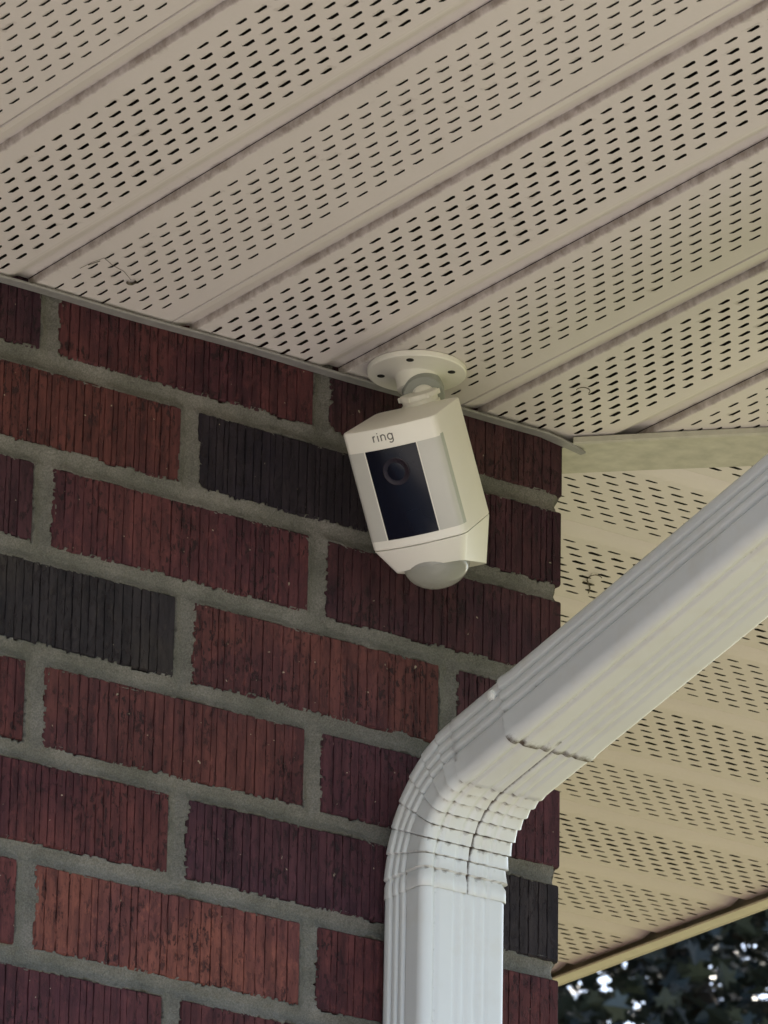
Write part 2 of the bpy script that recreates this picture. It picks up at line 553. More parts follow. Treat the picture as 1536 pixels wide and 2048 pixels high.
def plank_mesh(w, u_first, cstep, phase, L, slot_w, seam, seed, mirror=False, v0=-0.01, stg=STG, ncol=9):
    """u across the plank (0 = dirty crease, w = next crease), v along it, z up. Returns verts, faces, grime"""
    r = random.Random(seed)
    vs = []; fs = []; gr = []
    def P(u, v, z=0.0, g=0.0):
        vs.append((u, v, z)); gr.append(g); return len(vs) - 1
    cs = cstep
    ua = u_first - cs / 2
    ub = u_first + (ncol - 0.5) * cs
    # strips without slots: list of (u, z, grime)
    nseg = 60
    vv = [v0 + (L - v0) * i / nseg for i in range(nseg + 1)]
    def strip(prof):
        rows = []
        for (u, z, g) in prof:
            rows.append([P(u, v, z, g) for v in vv])
        for a, b in zip(rows[:-1], rows[1:]):
            for i in range(nseg):
                fs.append((a[i], b[i], b[i + 1], a[i + 1]))
    gw = 0.0190
    g0 = w - gw
    if seam == 'side':
        # the groove lies at the start of the plank: a hidden step up, then a long soft descent
        strip([(0.0, 0.0062, 0.4), (0.003, 0.0066, 0.1), (0.009, 0.0048, 0.0), (0.016, 0.0020, 0.0), (0.0215, 0.0004, 0.0), (0.024, 0.0, 0.0), (ua, 0.0, 0.0)])
        prof = [(ub, 0, 0), (w - 0.003, 0, 0), (w - 0.0008, 0.0002, 0.1), (w, 0.0009, 0.3), (w, 0.0066, 0.6)]
    else:
        gd = 0.0052 if seam else 0.0058
        m1, m2 = min(0.0034, ua * 0.5), min(0.0060, ua * 0.8)
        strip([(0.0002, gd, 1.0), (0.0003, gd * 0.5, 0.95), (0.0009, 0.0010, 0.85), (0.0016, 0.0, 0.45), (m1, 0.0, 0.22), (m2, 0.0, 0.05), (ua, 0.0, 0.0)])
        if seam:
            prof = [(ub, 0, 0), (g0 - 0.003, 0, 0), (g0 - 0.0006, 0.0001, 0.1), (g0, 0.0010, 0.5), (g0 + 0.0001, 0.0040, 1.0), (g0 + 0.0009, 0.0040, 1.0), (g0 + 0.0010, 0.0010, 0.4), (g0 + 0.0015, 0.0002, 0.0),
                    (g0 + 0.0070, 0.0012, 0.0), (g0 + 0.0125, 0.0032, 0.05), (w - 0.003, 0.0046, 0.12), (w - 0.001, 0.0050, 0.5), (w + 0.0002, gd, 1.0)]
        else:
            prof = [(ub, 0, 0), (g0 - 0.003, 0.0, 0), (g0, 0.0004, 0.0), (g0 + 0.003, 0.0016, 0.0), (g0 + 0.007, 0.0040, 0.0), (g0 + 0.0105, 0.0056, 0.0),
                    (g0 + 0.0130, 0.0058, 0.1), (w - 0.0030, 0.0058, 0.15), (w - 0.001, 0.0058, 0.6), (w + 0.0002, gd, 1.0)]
    strip(prof)
    # slotted columns
    for c in range(ncol):
        uc = u_first + c * cs
        ulo = uc - cs / 2; uhi = uc + cs / 2
        ph = phase + c * stg
        k0 = math.ceil((v0 - ph) / PV + 0.5)
        k1 = math.floor((L - ph) / PV - 0.5)
        va = ph + (k0 - 0.5) * PV
        fs.append((P(ulo, v0), P(uhi, v0), P(uhi, va), P(ulo, va)))
        for k in range(k0, k1 + 1):
            vc = ph + k * PV
            a, b = vc - PV / 2, vc + PV / 2
            o0, o1, o2, o3 = P(ulo, a), P(uhi, a), P(uhi, b), P(ulo, b)
            hw = slot_w / 2 * r.uniform(0.75, 1.15) * (0.85 if c in (0, ncol - 1) else 1.0)
            hl = SL / 2 * r.uniform(0.93, 1.05)
            du = r.uniform(-0.0003, 0.0003)
            e = 0.0022
            u_ = uc + du
            hp = [(u_, vc - hl), (u_ + hw, vc - hl + e), (u_ + hw, vc + hl - e), (u_, vc + hl), (u_ - hw, vc + hl - e), (u_ - hw, vc - hl + e)]
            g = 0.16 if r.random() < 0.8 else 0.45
            h = [P(x, y, 0, g) for x, y in hp]
            fs.append((o0, o1, h[1], h[0], h[5]))
            fs.append((o1, o2, h[2], h[1]))
            fs.append((o2, o3, h[4], h[3], h[2]))
            fs.append((o3, o0, h[5], h[4]))
            # the lanced tongue bent up from one long edge
            t, ov = (0.0016, 0.55) if slot_w > 0.0035 else (0.0010, 0.62)
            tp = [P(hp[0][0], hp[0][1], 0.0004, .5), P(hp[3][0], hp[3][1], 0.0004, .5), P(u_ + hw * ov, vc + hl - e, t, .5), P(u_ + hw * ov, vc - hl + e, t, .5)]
            fs.append((h[5], h[4], tp[1], tp[2], tp[3], tp[0]) if not mirror else (h[1], h[2], tp[1], tp[2], tp[3], tp[0]))
        vb = ph + (k1 + 0.5) * PV
        fs.append((P(ulo, vb), P(uhi, vb), P(uhi, L), P(ulo, L)))
    return vs, fs, gr


def add_plank(parent, name, vs, fs, gr, to_world, clip=None, mat=SOFFIT):
    """to_world maps (u, v, z) to world"""
    W = [to_world(*p) for p in vs]
    me = bpy.data.meshes.new(name)
    me.from_pydata(W, [], fs)
    at = me.attributes.new('grime', 'FLOAT', 'POINT')
    at.data.foreach_set('value', gr)
    if clip is not None:
        bm = bmesh.new(); bm.from_mesh(me)
        co, no = clip
        bmesh.ops.bisect_plane(bm, geom=bm.verts[:] + bm.edges[:] + bm.faces[:], dist=1e-6, plane_co=co, plane_no=no, clear_outer=True)
        bm.to_mesh(me); bm.free()
    me.materials.append(mat)
    o = bpy.data.objects.new(name, me); C.objects.link(o); o.parent = parent
    return o

# plan positions on the soffit were surveyed on a level slightly too low: bring them to the level H
def sx(x): return x * 1.00643 + 0.0141
def sy(y): return y * 1.00643 + 0.0190
# main soffit: planks run along y, from the wall out to the eave
soffit = empty('soffit', (0, 0, 0))
tag(soffit, 'cream perforated soffit planks overhead, running from the brick wall out to the eave', 'soffit')
creases = [-0.938, -0.816, -0.694, -0.5697, -0.4456, -0.320, -0.200, -0.084, 0.030, 0.150, 0.272, 0.394, 0.516, 0.638]
# first column x, last column x, a slot y, dark?
bands = {3: (-0.5525, -0.4749, -0.4483, 1), 4: (-0.4297, -0.3562, -0.2755, 0), 5: (-0.3085, -0.2322, -0.2776, 1), 6: (-0.1879, -0.1197, -0.1494, 0),
         7: (-0.0718, -0.0025, -0.2141, 1), 2: (-0.6765, -0.6010, -0.34, 0)}
for i in range(len(creases) - 1):
    xa, xb = sx(creases[i]), sx(creases[i + 1])
    w = xb - xa
    if i in bands:
        fa, fb, ya, dark = bands[i]
        fa, fb, ya = sx(fa), sx(fb), sy(ya)
    else:
        fa, fb, ya, dark = xa + 0.0130, xa + 0.0130 + 0.073, -0.25 - i * 0.007, i % 2
    cs = (fb - fa) / 8
    L = 0.74
    # v = -y  ->  phase of column c : -(ya + c*STG)
    vs, fs, gr = plank_mesh(w, fa - xa, cs, -ya, L, 0.0041 if dark else 0.0034, i % 2 == 0, i, v0=-0.0, stg=-STG)
    clip = ((0.019, 0, 0), (1, 1, 0)) if xb > -0.02 else None
    if xa > -0.02 or xb > -0.02:
        pass
    add_plank(soffit, 'plank', vs, fs, gr, lambda u, v, z, xa=xa: (xa + u, -v, H + z), clip)

# side soffit: planks run along x, beyond the corner
soffit2 = empty('soffit', (0.0, 0, 0))
tag(soffit2, 'yellowish perforated soffit planks beyond the brick corner, lower right behind the downspout', 'soffit')
side_first = [-0.636, -0.508, -0.380, -0.252, -0.122, 0.006, 0.1345, 0.263, 0.392, 0.5205, 0.6443, 0.7672, 0.892, 1.015, 1.14]
side_last = [a + 0.0815 for a in side_first]
side_last[6] = 0.2183; side_last[8] = 0.4773; side_last[9] = 0.5985; side_last[10] = 0.724; side_last[11] = 0.8424
side_x = {5: (0.0877, 0.0904, 8), 6: (0.1334, 0.1099, 0), 7: (0.26, 0.2, 0), 8: (0.4773, 0.4539, 8), 9: (0.5197, 0.439, 0), 10: (0.6443, 0.5042, 0), 11: (0.7672, 0.5862, 0)}
for i, (a, b) in enumerate(zip(side_first, side_last)):
    if i == len(side_first) - 1: break
    a = sy(a); b = sy(b)
    cr0 = a - 0.0315
    nxt = sy(side_first[i + 1]) - 0.0315
    w = nxt - cr0
    cs = (b - a) / 8
    if i in side_x:
        _, xs_, c = side_x[i]; xs_ = sx(xs_)
    else:
        xs_, c = 0.3 + 0.005 * i, 0
    # column c has a slot at x = sx ; columns step +y and +x by stg
    vs, fs, gr = plank_mesh(w, a - cr0, cs, xs_ - c * STG, 0.771, 0.0038 if i % 2 == 0 else 0.0031, 'side', 100 + i, v0=-0.75 if i < 6 else 0.004, stg=STG)
    # a mitre joint: keep x + y > 0.03
    clip = ((0.053, 0, 0), (-1, -1, 0)) if i < 8 else None
    gr = [g * 0.35 for g in gr]
    # flip the winding (axes swapped)
    add_plank(soffit2, 'plank', vs, [tuple(reversed(f)) for f in fs], gr,
              lambda u, v, z, c0=cr0: (v, c0 + u, H + z), clip, SOFFIT)

# near-black sheet added above the planks, its colour standing for the void's shade
tag(box('void_shade_sheet', (-5.8, -0.74, 0.075), (0.755, 5.8, 0.082), DARK), kind='structure')

# wall trim (J channel) under the planks
bm = bmesh.new()
prof = [(-0.0006, 0.0440), (-0.0082, 0.0438), (-0.0096, 0.0434), (-0.0104, 0.0440), (-0.0102, 0.0450), (-0.0092, 0.0448), (-0.0006, 0.0452)]
nseg = 220
rows = []
for i in range(nseg + 1):
    t = i / nseg
    x = -1.06 + t * (1.06 + 0.018)
    q_ = max(0.0, x + 0.018) / 0.044
    dz = 0.0003 * math.sin(x * 40) + 0.0002 * math.sin(x * 17) - 0.0068 * q_
    rows.append([bm.verts.new((x, y * (1 - 0.75 * q_ ** 3) - 0.001 * q_ + 0.0003 * math.sin(x * 31), z + dz)) for y, z in prof])
for a, b in zip(rows[:-1], rows[1:]):
    for k in range(len(prof)):
        bm.faces.new((a[k], a[(k + 1) % len(prof)], b[(k + 1) % len(prof)], b[k]))
bm.faces.new(rows[-1]); bm.faces.new(list(reversed(rows[0])))
bmesh.ops.recalc_face_normals(bm, faces=bm.faces[:])
o = bm_obj('trim_strip', bm, GREYTRIM)
tag(o, 'thin grey metal trim strip along the top edge of the brick wall', 'trim strip')

# mitre board across the corner
bm = bmesh.new()
d = Vector((1, -1, 0)).normalized(); nrm = Vector((1, 1, 0)).normalized()
# section: (across, z)
s0, s1 = -0.0285, 0.0330
sec = [(s0, H - 0.0012), (s0, H - 0.0050), (s0 + 0.002, H - 0.0060), (s0 + 0.012, H - 0.0052), ((s0 + s1) / 2, H - 0.0048), (s1 - 0.004, H - 0.0046), (s1, H - 0.0042), (s1, H - 0.0012)]
rows = []
nseg = 60
for i in range(nseg + 1):
    t = -0.060 + (1.10) * i / nseg
    rows.append([bm.verts.new(Vector((0.0166, 0.0166, 0)) + d * t + nrm * a + Vector((0, 0, z + 0.0004 * math.sin(t * 23 + a * 40)))) for a, z in sec])
for a, b in zip(rows[:-1], rows[1:]):
    for k in range(len(sec)):
        bm.faces.new((a[k], a[(k + 1) % len(sec)], b[(k + 1) % len(sec)], b[k]))
bm.faces.new(rows[-1]); bm.faces.new(list(reversed(rows[0])))
bmesh.ops.bisect_plane(bm, geom=bm.verts[:] + bm.edges[:] + bm.faces[:], dist=1e-6, plane_co=(0.0040, 0, 0), plane_no=(-1, 0, 0), clear_outer=True)
bmesh.ops.recalc_face_normals(bm, faces=bm.faces[:])
o = bm_obj('mitre_board', bm, TRIM)
tag(o, 'dull beige trim board covering the mitre joint between the two perforated soffits', 'trim board')

# side fascia with its lower lip
fas = empty('fascia_board', (0.735, 0, H))
tag(fas, 'narrow cream fascia lip along the outer edge of the side soffit, above the dark tree', 'fascia')
FX = 0.7640
LW = 0.0150
box('lip', (FX - 0.735, -0.75, -0.0095), (FX + LW - 0.735, 2.5, -0.0075), FASCIA, fas, 0.0004)
box('board', (FX + LW + 0.0002 - 0.735, -0.75, -0.0095), (FX + LW + 0.003 - 0.735, 2.5, 0.11), FASCIA, fas, 0.0004)

# ------------------------------------------------------------------ downspout
PX0, PX1, PY0, PY1 = -0.1460, -0.0780, -0.0040, -0.0520
PW, PD = PX1 - PX0, PY0 - PY1
PCX, PCY = (PX0 + PX1) / 2, (PY0 + PY1) / 2

def pipe_section(seam=False, grow=0.0):
    """closed outline, (a, b): a along x, b from the wall outwards (0 = centre); plus grime"""
    r = 0.0065
    hw, hd = PW / 2, PD / 2
    pts = []
    def face(p0, p1, nrm, grooves, n=44):
        for i in range(n):
            t = i / n
            a = p0[0] + (p1[0] - p0[0]) * t; b = p0[1] + (p1[1] - p0[1]) * t
            off = 0.0; g = 0.0
            for (c, wd, dp, gg) in grooves:
                q = (t - c) / wd
                if abs(q) < 1:
                    k = 0.5 + 0.5 * math.cos(math.pi * q)
                    off -= dp * k; g = max(g, gg * k)
            pts.append((a + nrm[0] * off, b + nrm[1] * off, g))
    def corner(cx, cy, a0, a1, n=7):
        for i in range(n):
            t = a0 + (a1 - a0) * i / n
            pts.append((cx + r * math.cos(t), cy + r * math.sin(t), 0.0))
    # b axis: +b = away from wall (-y). start at left face, back end
    left = [(0.14, 0.060, 0.0022, 0.14), (0.36, 0.060, 0.0025, 0.20), (0.58, 0.07, 0.0027, 0.26)]
    frontg = [(0.07, 0.06, 0.0017, 0.22), (0.36, 0.06, 0.0012, 0.05), (0.50, 0.06, 0.0012, 0.05), (0.66, 0.06, 0.0012, 0.05), (0.80, 0.05, 0.0010, 0.0)]
    if seam:
        frontg = frontg[:2] + [(0.52, 0.024, 0.0022, 1.3)] + frontg[3:]
    right = [(1 - c, w_, d_, 0.05) for c, w_, d_, g_ in reversed(left)]
    back = []
    face((-hw, -hd + r), (-hw, hd - r), (-1, 0), left)
    corner(-hw + r, hd - r, math.pi, math.pi / 2)
    face((-hw + r, hd), (hw - r, hd), (0, 1), frontg, 60)
    corner(hw - r, hd - r, math.pi / 2, 0)
    face((hw, hd - r), (hw, -hd + r), (1, 0), right, 30)
    corner(hw - r, -hd + r, 0, -math.pi / 2)
    face((hw - r, -hd), (-hw + r, -hd), (0, -1), back, 16)
    corner(-hw + r, -hd + r, -math.pi / 2, -math.pi)
    out = []
    for a, b, g in pts:
        s = math.hypot(a, b)
        out.append((a * (1 + grow / hw), b * (1 + grow / hd), g))
    return out

def sweep(name, stations, sec, parent, mat=PIPE, lap=False):
    """stations: (centre, outward-dir b, grow, grime add)"""
    vs = []; gr = []; fs = []
    n = len(sec)
    for (c, bdir, grow, gadd) in stations:
        for (a, b, g) in sec:
            k = 1 + grow / 0.028 * (1.0 if not lap else (0.45 + 0.55 * max(0.0, min(1.0, b / 0.02 * 0.5 + 0.5))))
            gg = gadd(a, b) if callable(gadd) else gadd
            p = Vector(c) + Vector((1, 0, 0)) * a * k + bdir * b * k
            vs.append(p); gr.append(min(1, g + gg))
    for s in range(len(stations) - 1):
        for i in range(n):
            j = (i + 1) % n
            fs.append((s * n + i, s * n + j, (s + 1) * n + j, (s + 1) * n + i))
    me = bpy.data.meshes.new(name)
    me.from_pydata([tuple(v) for v in vs], [], fs)
    at = me.attributes.new('grime', 'FLOAT', 'POINT'); at.data.foreach_set('value', gr)
    me.materials.append(mat)
    me.polygons.foreach_set('use_smooth', [True] * len(me.polygons))
    o = bpy.data.objects.new(name, me); C.objects.link(o); o.parent = parent
    bm = bmesh.new(); bm.from_mesh(me)
    bmesh.ops.recalc_face_normals(bm, faces=bm.faces[:])
    for e in bm.edges:
        if len(e.link_faces) == 2 and e.calc_face_angle(0) > 0.9:
            e.smooth = False
    bm.to_mesh(me); bm.free()
    return o

pipe = empty('downspout', (0, 0, 0))
tag(pipe, 'white ribbed aluminium downspout bending from the wall up towards the eave', 'downspout')
OUT = Vector((0, -1, 0))
ZE = -0.306                     # elbow arc starts here
# lower straight pipe
sec0 = pipe_section(False)
stt = []
for z in [-3.0, -2.0, -1.0, -0.7, -0.6, -0.5, -0.45, -0.4, -0.36, ZE - 0.004]:
    stt.append(((PCX, PCY, z), OUT, 0.0, 0.0))
sweep('lower_pipe', stt, sec0, pipe)
# elbow: arc of 75 degrees with lapped bands, then a short straight neck
TH = math.radians(76)
RC = 0.0735
def arc(t):       # t 0..1 -> centre, outward dir, tangent
    a = TH * t
    y = PCY - RC * (1 - math.cos(a)); z = ZE + RC * math.sin(a)
    tang = Vector((0, -math.sin(a), math.cos(a)))
    outd = Vector((0, -math.cos(a), -math.sin(a)))
    return Vector((PCX, y, z)), outd, tang
sec1 = pipe_section(True)
stt = []
c0, o0, t0 = arc(0)
def dirt_edge(amt):
    # dirty laps on the inner (lower) side of the bend
    def f(a, b):
        k = 0.0
        if b > 0.022: k = amt * (0.65 + 0.45 * math.sin(a * 700 + 1.3 * math.sin(a * 260)))
        elif a < -0.02: k = amt * 0.45
        return max(0, k)
    return f
bandn = 7
grow_lo, grow_hi = 0.0003, 0.0018
stt.append((c0 - t0 * 0.0125, o0, 0.0006, 0.15))
stt.append((c0 - t0 * 0.0119, o0, 0.0010, 0.0))
stt.append((c0 - t0 * 0.004, o0, 0.0010, 0.0))
for k in range(bandn):
    ta, tb = k / bandn, (k + 1) / bandn
    # each band: starts wide at its lower lip, narrows upward
    c, od, tg = arc(ta)
    stt.append((c, od, -0.0006, dirt_edge(1.0 if k > 1 else 0.6)))
    c, od, tg = arc(ta + 0.010)
    stt.append((c, od, grow_hi, dirt_edge(0.55)))
    for q in (0.15, 0.4, 0.7, 0.97):
        c, od, tg = arc(ta + (tb - ta) * q)
        stt.append((c, od, grow_hi + (grow_lo - grow_hi) * q, dirt_edge(0.62 if k >= 1 else 0.3) if q > 0.9 else (dirt_edge(0.16) if q > 0.6 else 0.0)))
ce, oe, te = arc(1.0)
stt.append((ce, oe, 0.0003, dirt_edge(0.85)))
stt.append((ce + te * 0.0012, oe, 0.0014, 0.0))
NECK = 0.0560
for q in (0.1, 0.3, 0.5, 0.75, 0.97):
    stt.append((ce + te * NECK * q, oe, 0.0008, 0.0))
stt.append((ce + te * (NECK + 0.012), oe, 0.0008, 0.6))
sweep('elbow', stt, sec1, pipe, lap=True)
# upper pipe, sleeved over the neck
stt = []
UP = 0.72
def ragged(a, b):
    if b > 0.02: return 0.9
    return 0.35
stt.append((ce + te * (NECK + 0.004), oe, 0.0009, 0.9))
stt.append((ce + te * NECK, oe, 0.0010, ragged))
stt.append((ce + te * (NECK - 0.0004), oe, 0.0016, ragged))
stt.append((ce + te * (NECK + 0.0015), oe, 0.0016, lambda a, b: 0.75 if b > 0.02 else 0.2))
stt.append((ce + te * (NECK + 0.0050), oe, 0.0013, lambda a, b: 0.28 if b > 0.02 else 0.0))
for q in (0.010, 0.03, 0.1, 0.2, 0.3, 0.4, 0.5, 0.6, UP - 0.05):
    stt.append((ce + te * (NECK + q), oe, 0.0010, 0.0))
# upper elbow turning up to the gutter (outside the picture)
cu = ce + te * (NECK + UP - 0.05)
for k in range(1, 8):
    a = TH * (1 - k / 7)
    tg = Vector((0, -math.sin(a), math.cos(a)))
    cu = cu + tg * 0.014
    stt.append((cu, Vector((0, -math.cos(a), -math.sin(a))), 0.002, 0.0))
stt.append((cu + Vector((0, 0, 0.05)), OUT, 0.002, 0.0))
sweep('upper_pipe', stt, pipe_section(False), pipe)
# screw on the neck, left face
def lathe(name, prof, n, origin, axis, mat, parent, smooth=True, xdir=None):
    axis = Vector(axis).normalized()
    q = axis.to_track_quat('Z', 'Y').to_matrix()
    vs = []; fs = []
    for (r_, h_) in prof:
        for i in range(n):
            a = 2 * math.pi * i / n
            vs.append(Vector(origin) + q @ Vector((r_ * math.cos(a), r_ * math.sin(a), h_)))
    for s in range(len(prof) - 1):
        for i in range(n):
            j = (i + 1) % n
            fs.append((s * n + i, s * n + j, (s + 1) * n + j, (s + 1) * n + i))
    fs.append(tuple(range((len(prof) - 1) * n, len(prof) * n)))
    fs.append(tuple(reversed(range(n))))
    o = mesh_obj(name, vs, fs, mat, parent)
    smooth_angle(o, 0.7)
    return o
sc = ce + te * (NECK - 0.009) + Vector((-PW / 2 - 0.0004, 0, 0)) - oe * 0.0150
WHITE = simple('white_paint', (0.78, 0.78, 0.76), 0.35, 0.04, 50)
lathe('screw', [(0.0040, -0.001), (0.0040, 0.0005), (0.0031, 0.0007), (0.0031, 0.0017), (0.0026, 0.0020)], 6, sc, (-1, 0, 0), WHITE, pipe)

# ------------------------------------------------------------------ security camera
# device axes built in the world from its pose: W right, A up along the body, NN out of its face
def axis(x, y, z): return (CR * x + CU * y - CF * z).normalized()
Wd = axis(0.91, 0.185, 0.37)
A0 = axis(-0.255, 0.955, 0.15)
NN = Wd.cross(A0).normalized()
Ad = NN.cross(Wd).normalized()
PLATE = Vector((-0.1520, -0.0428, H))
def pix(u, v, y):
    d_ = CF * FPX + CR * (u - 768) + CU * (1024 - v)
    t = (y - CP.y) / d_.y
    return CP + d_ * t
BT = pix(836, 809, -0.060)      # back-top-centre of the body
mm = 0.000982
def DV(w, n_, a):               # device millimetres, n = 0 at the front corners, a = 0 at the top
    return BT + Wd * w * mm + NN * (n_ + 64) * mm + Ad * a * mm

dev = empty('security_camera', PLATE)
tag(dev, 'white security camera with a black face panel hanging from the soffit beside the brick wall', 'security camera')
dev_inv = Vector(PLATE)
def to_dev(o):      # meshes are written in world coordinates; shift under the empty
    o.data.transform(Matrix.Translation(-dev_inv))
    return o

PLAST, nt, b_ = nodes('white_plastic', 0.38, 0.5)
tc = nt.nodes.new('ShaderNodeTexCoord')
nn_ = noise(nt, tc.outputs['Object'], 30, 4)
nt.links.new(mixc(nt, nn_, (0.76, 0.73, 0.67), (0.82, 0.79, 0.73)), b_.inputs['Base Color'])
bump(nt, b_, noise(nt, tc.outputs['Object'], 2500, 2), 0.06, 0.0002)
LIGHTP = simple('frosted_light_cover', (0.50, 0.49, 0.46), 0.30, 0.03, 60)
GREYP = simple('grey_plastic', (0.30, 0.31, 0.29), 0.5, 0.05, 60)
BLACKP, nt, b_ = nodes('gloss_black_panel', 0.22, 0.3)
tc = nt.nodes.new('ShaderNodeTexCoord')
nt.links.new(mixc(nt, noise(nt, tc.outputs['Object'], 25, 3), (0.0035, 0.0045, 0.011), (0.006, 0.0075, 0.016)), b_.inputs['Base Color'])
LENSR = simple('lens_ring', (0.016, 0.011, 0.015), 0.22, 0.1, 60)
INK = simple('grey_print', (0.14, 0.13, 0.12), 0.6, 0.05, 60)
HOLE_SHADE = simple('hole_shade_black', (0.012, 0.011, 0.010), 0.9, 0.05, 60)  # near-black colour for the shade inside the plate's holes

def section(s=1.0, inset=0.0, wf=34.5, wb=31.5, nb=-64.0, bulge=7.5, r=7.0):
    """closed outline in (w, n) mm"""
    raw = []
    # front arc
    for i in range(17):
        t = -1 + 2 * i / 16
        raw.append((wf * t, -bulge * 0 + bulge * (1 - t * t) - 0.0, False))
    raw2 = [(wb, nb), (-wb, nb)]
    poly = [(a, b) for a, b, _ in raw] + raw2
    # corner rounding at the 4 corners by Chaikin on those corners only
    out = []
    n = len(poly)
    cornersi = {0: r, 16: r, 17: 6.0, 18: 6.0}
    for i, p in enumerate(poly):
        if i in cornersi:
            rr = cornersi[i]
            pp = poly[i - 1]; pn = poly[(i + 1) % n]
            def tow(a, b, d):
                l = math.hypot(b[0] - a[0], b[1] - a[1]); d = min(d, l * 0.95)
                return (a[0] + (b[0] - a[0]) / l * d, a[1] + (b[1] - a[1]) / l * d)
            q0 = tow(p, pp, rr if i != 16 else 4.2); q1 = tow(p, pn, rr if i != 0 else 4.2)
            for k in range(7):
                t = k / 6
                out.append(((1 - t) ** 2 * q0[0] + 2 * t * (1 - t) * p[0] + t * t * q1[0], (1 - t) ** 2 * q0[1] + 2 * t * (1 - t) * p[1] + t * t * q1[1]))
        else:
            out.append(p)
    return out

SEC = section()
cw = sum(p[0] for p in SEC) / len(SEC); cn = -30.0
def inset(sec, d):
    res = []
    for (w, n_) in sec:
        l = math.hypot(w, n_ - cn)
        res.append((w * (1 - d / l), cn + (n_ - cn) * (1 - d / l)))
    return res
def loft(name, rings, mat, cap0=True, cap1=True, ang=0.5):
    vs = []; fs = []
    n = len(rings[0])
    for rg in rings:
        vs += [DV(*p) for p in rg]
    for s in range(len(rings) - 1):
        for i in range(n):
            j = (i + 1) % n
            fs.append((s * n + i, (s + 1) * n + i, (s + 1) * n + j, s * n + j))
    if cap0: fs.append(tuple(range(n)))
    if cap1: fs.append(tuple(reversed(range((len(rings) - 1) * n, len(rings) * n))))
    o = mesh_obj(name, vs, fs, mat, dev)
    bm = bmesh.new(); bm.from_mesh(o.data)
    bmesh.ops.recalc_face_normals(bm, faces=bm.faces[:])
    bm.to_mesh(o.data); bm.free()
    smooth_angle(o, ang)
    to_dev(o)
    return o
def ring(sec, a): return [(w, n_, a) for w, n_ in sec]
BL = -83.0
loft('body', [ring(inset(SEC, 1.6), 0.0), ring(inset(SEC, 0.5), -0.35), ring(SEC, -1.4), ring(SEC, BL + 0.9), ring(inset(SEC, 0.5), BL + 0.25), ring(inset(SEC, 1.5), BL + 0.2)], PLAST)
# lower cap, tapering to a rim that slopes up towards the front
def rim(k):
    """k 0 = seam, 1 = rim"""
    out = []
    for (w, n_) in SEC:
        tw = w * (1 - 0.27 * k)
        tn = (n_ + 30) * (1 - 0.24 * k) - 30
        front = (n_ + 64) / 71.0            # 1 at the front, 0 at the back
        drop = 33 - 16 * front
        out.append((tw, tn, BL - drop * k))
    return out
r0 = [(w, n_, BL - 0.25) for w, n_ in inset(SEC, 1.5)]
r1 = [(w, n_, BL - 0.3) for w, n_ in inset(SEC, 0.45)]
rings = [r0, r1] + [rim(0.03), rim(0.12), rim(0.35), rim(0.7), rim(0.96), rim(1.0)]
def scale_ring(rg, s, da=0.0):
    c = [sum(p[i] for p in rg) / len(rg) for i in range(3)]
    return [(c[0] + (p[0] - c[0]) * s, c[1] + (p[1] - c[1]) * s, c[2] + (p[2] - c[2]) * s + da) for p in rg]
rings += [scale_ring(rim(1.0), 0.975), scale_ring(rim(1.0), 0.95, 0.6)]
loft('bottom_cap', rings, PLAST)
# motion sensor dome
rc = rim(1.0)
dc = [sum(p[i] for p in rc) / len(rc) for i in range(3)]
dax = (DV(0, 0, 0) - DV(0, -71 * 0.98, -16)).normalized()   # in the rim plane, backwards to front
dn = dax.cross(Wd).normalized()
if dn.dot(Ad) > 0: dn = -dn
DOME, nt, b_ = nodes('frosted_sensor_dome', 0.12, 0.6)
b_.inputs['Base Color'].default_value = (0.60, 0.60, 0.58, 1)
b_.inputs['Transmission Weight'].default_value = 0.7
b_.inputs['IOR'].default_value = 1.35
prof = []
R_ = 0.0225
for i in range(13):
    t = math.pi / 2 * i / 12
    prof.append((R_ * math.cos(t) * 1.0 + 0.0002, -0.003 + 0.0180 * math.sin(t)))
prof = [(0.0226, -0.008)] + prof
o = lathe('sensor_dome', prof, 40, DV(dc[0], dc[1] + 0, dc[2] + 0.5), dn, DOME, dev); to_dev(o)

# front surface helper: w in mm (arc), a in mm, off outward
def fsurf(w, a, off=0.0):
    bulge = 7.5
    t = w / 34.5
    if abs(w) <= 28.5:
        n_ = bulge * (1 - t * t)
        dn_ = -2 * bulge * t / 34.5
        l = math.hypot(1, dn_)
        return DV(w + off * (-dn_ / l), n_ + off / l, a)
    # beyond: walk round the rounded corner along the section outline
    s = 1 if w > 0 else -1
    pts = [(p[0], p[1]) for p in SEC if (p[0] * s > 27.0 and p[1] > -62)]
    pts.sort(key=lambda p: -p[1] + (0 if True else 0))
    # arc length from the 28.5 point
    n0 = bulge * (1 - (28.5 / 34.5) ** 2)
    cur = (28.5 * s, n0); rem = abs(w) - 28.5
    for p in pts:
        if p[1] >= n0 - 1e-6: continue
        l = math.hypot(p[0] - cur[0], p[1] - cur[1])
        if l < 1e-9: continue
        if rem <= l:
            q = (cur[0] + (p[0] - cur[0]) * rem / l, cur[1] + (p[1] - cur[1]) * rem / l)
            d_ = ((p[0] - cur[0]) / l, (p[1] - cur[1]) / l)
            nr = (-d_[1] * s, d_[0] * s)
            return DV(q[0] + nr[0] * off, q[1] + nr[1] * off, a)
        rem -= l; cur = p
    return DV(cur[0] + off * s, cur[1] - rem, a)

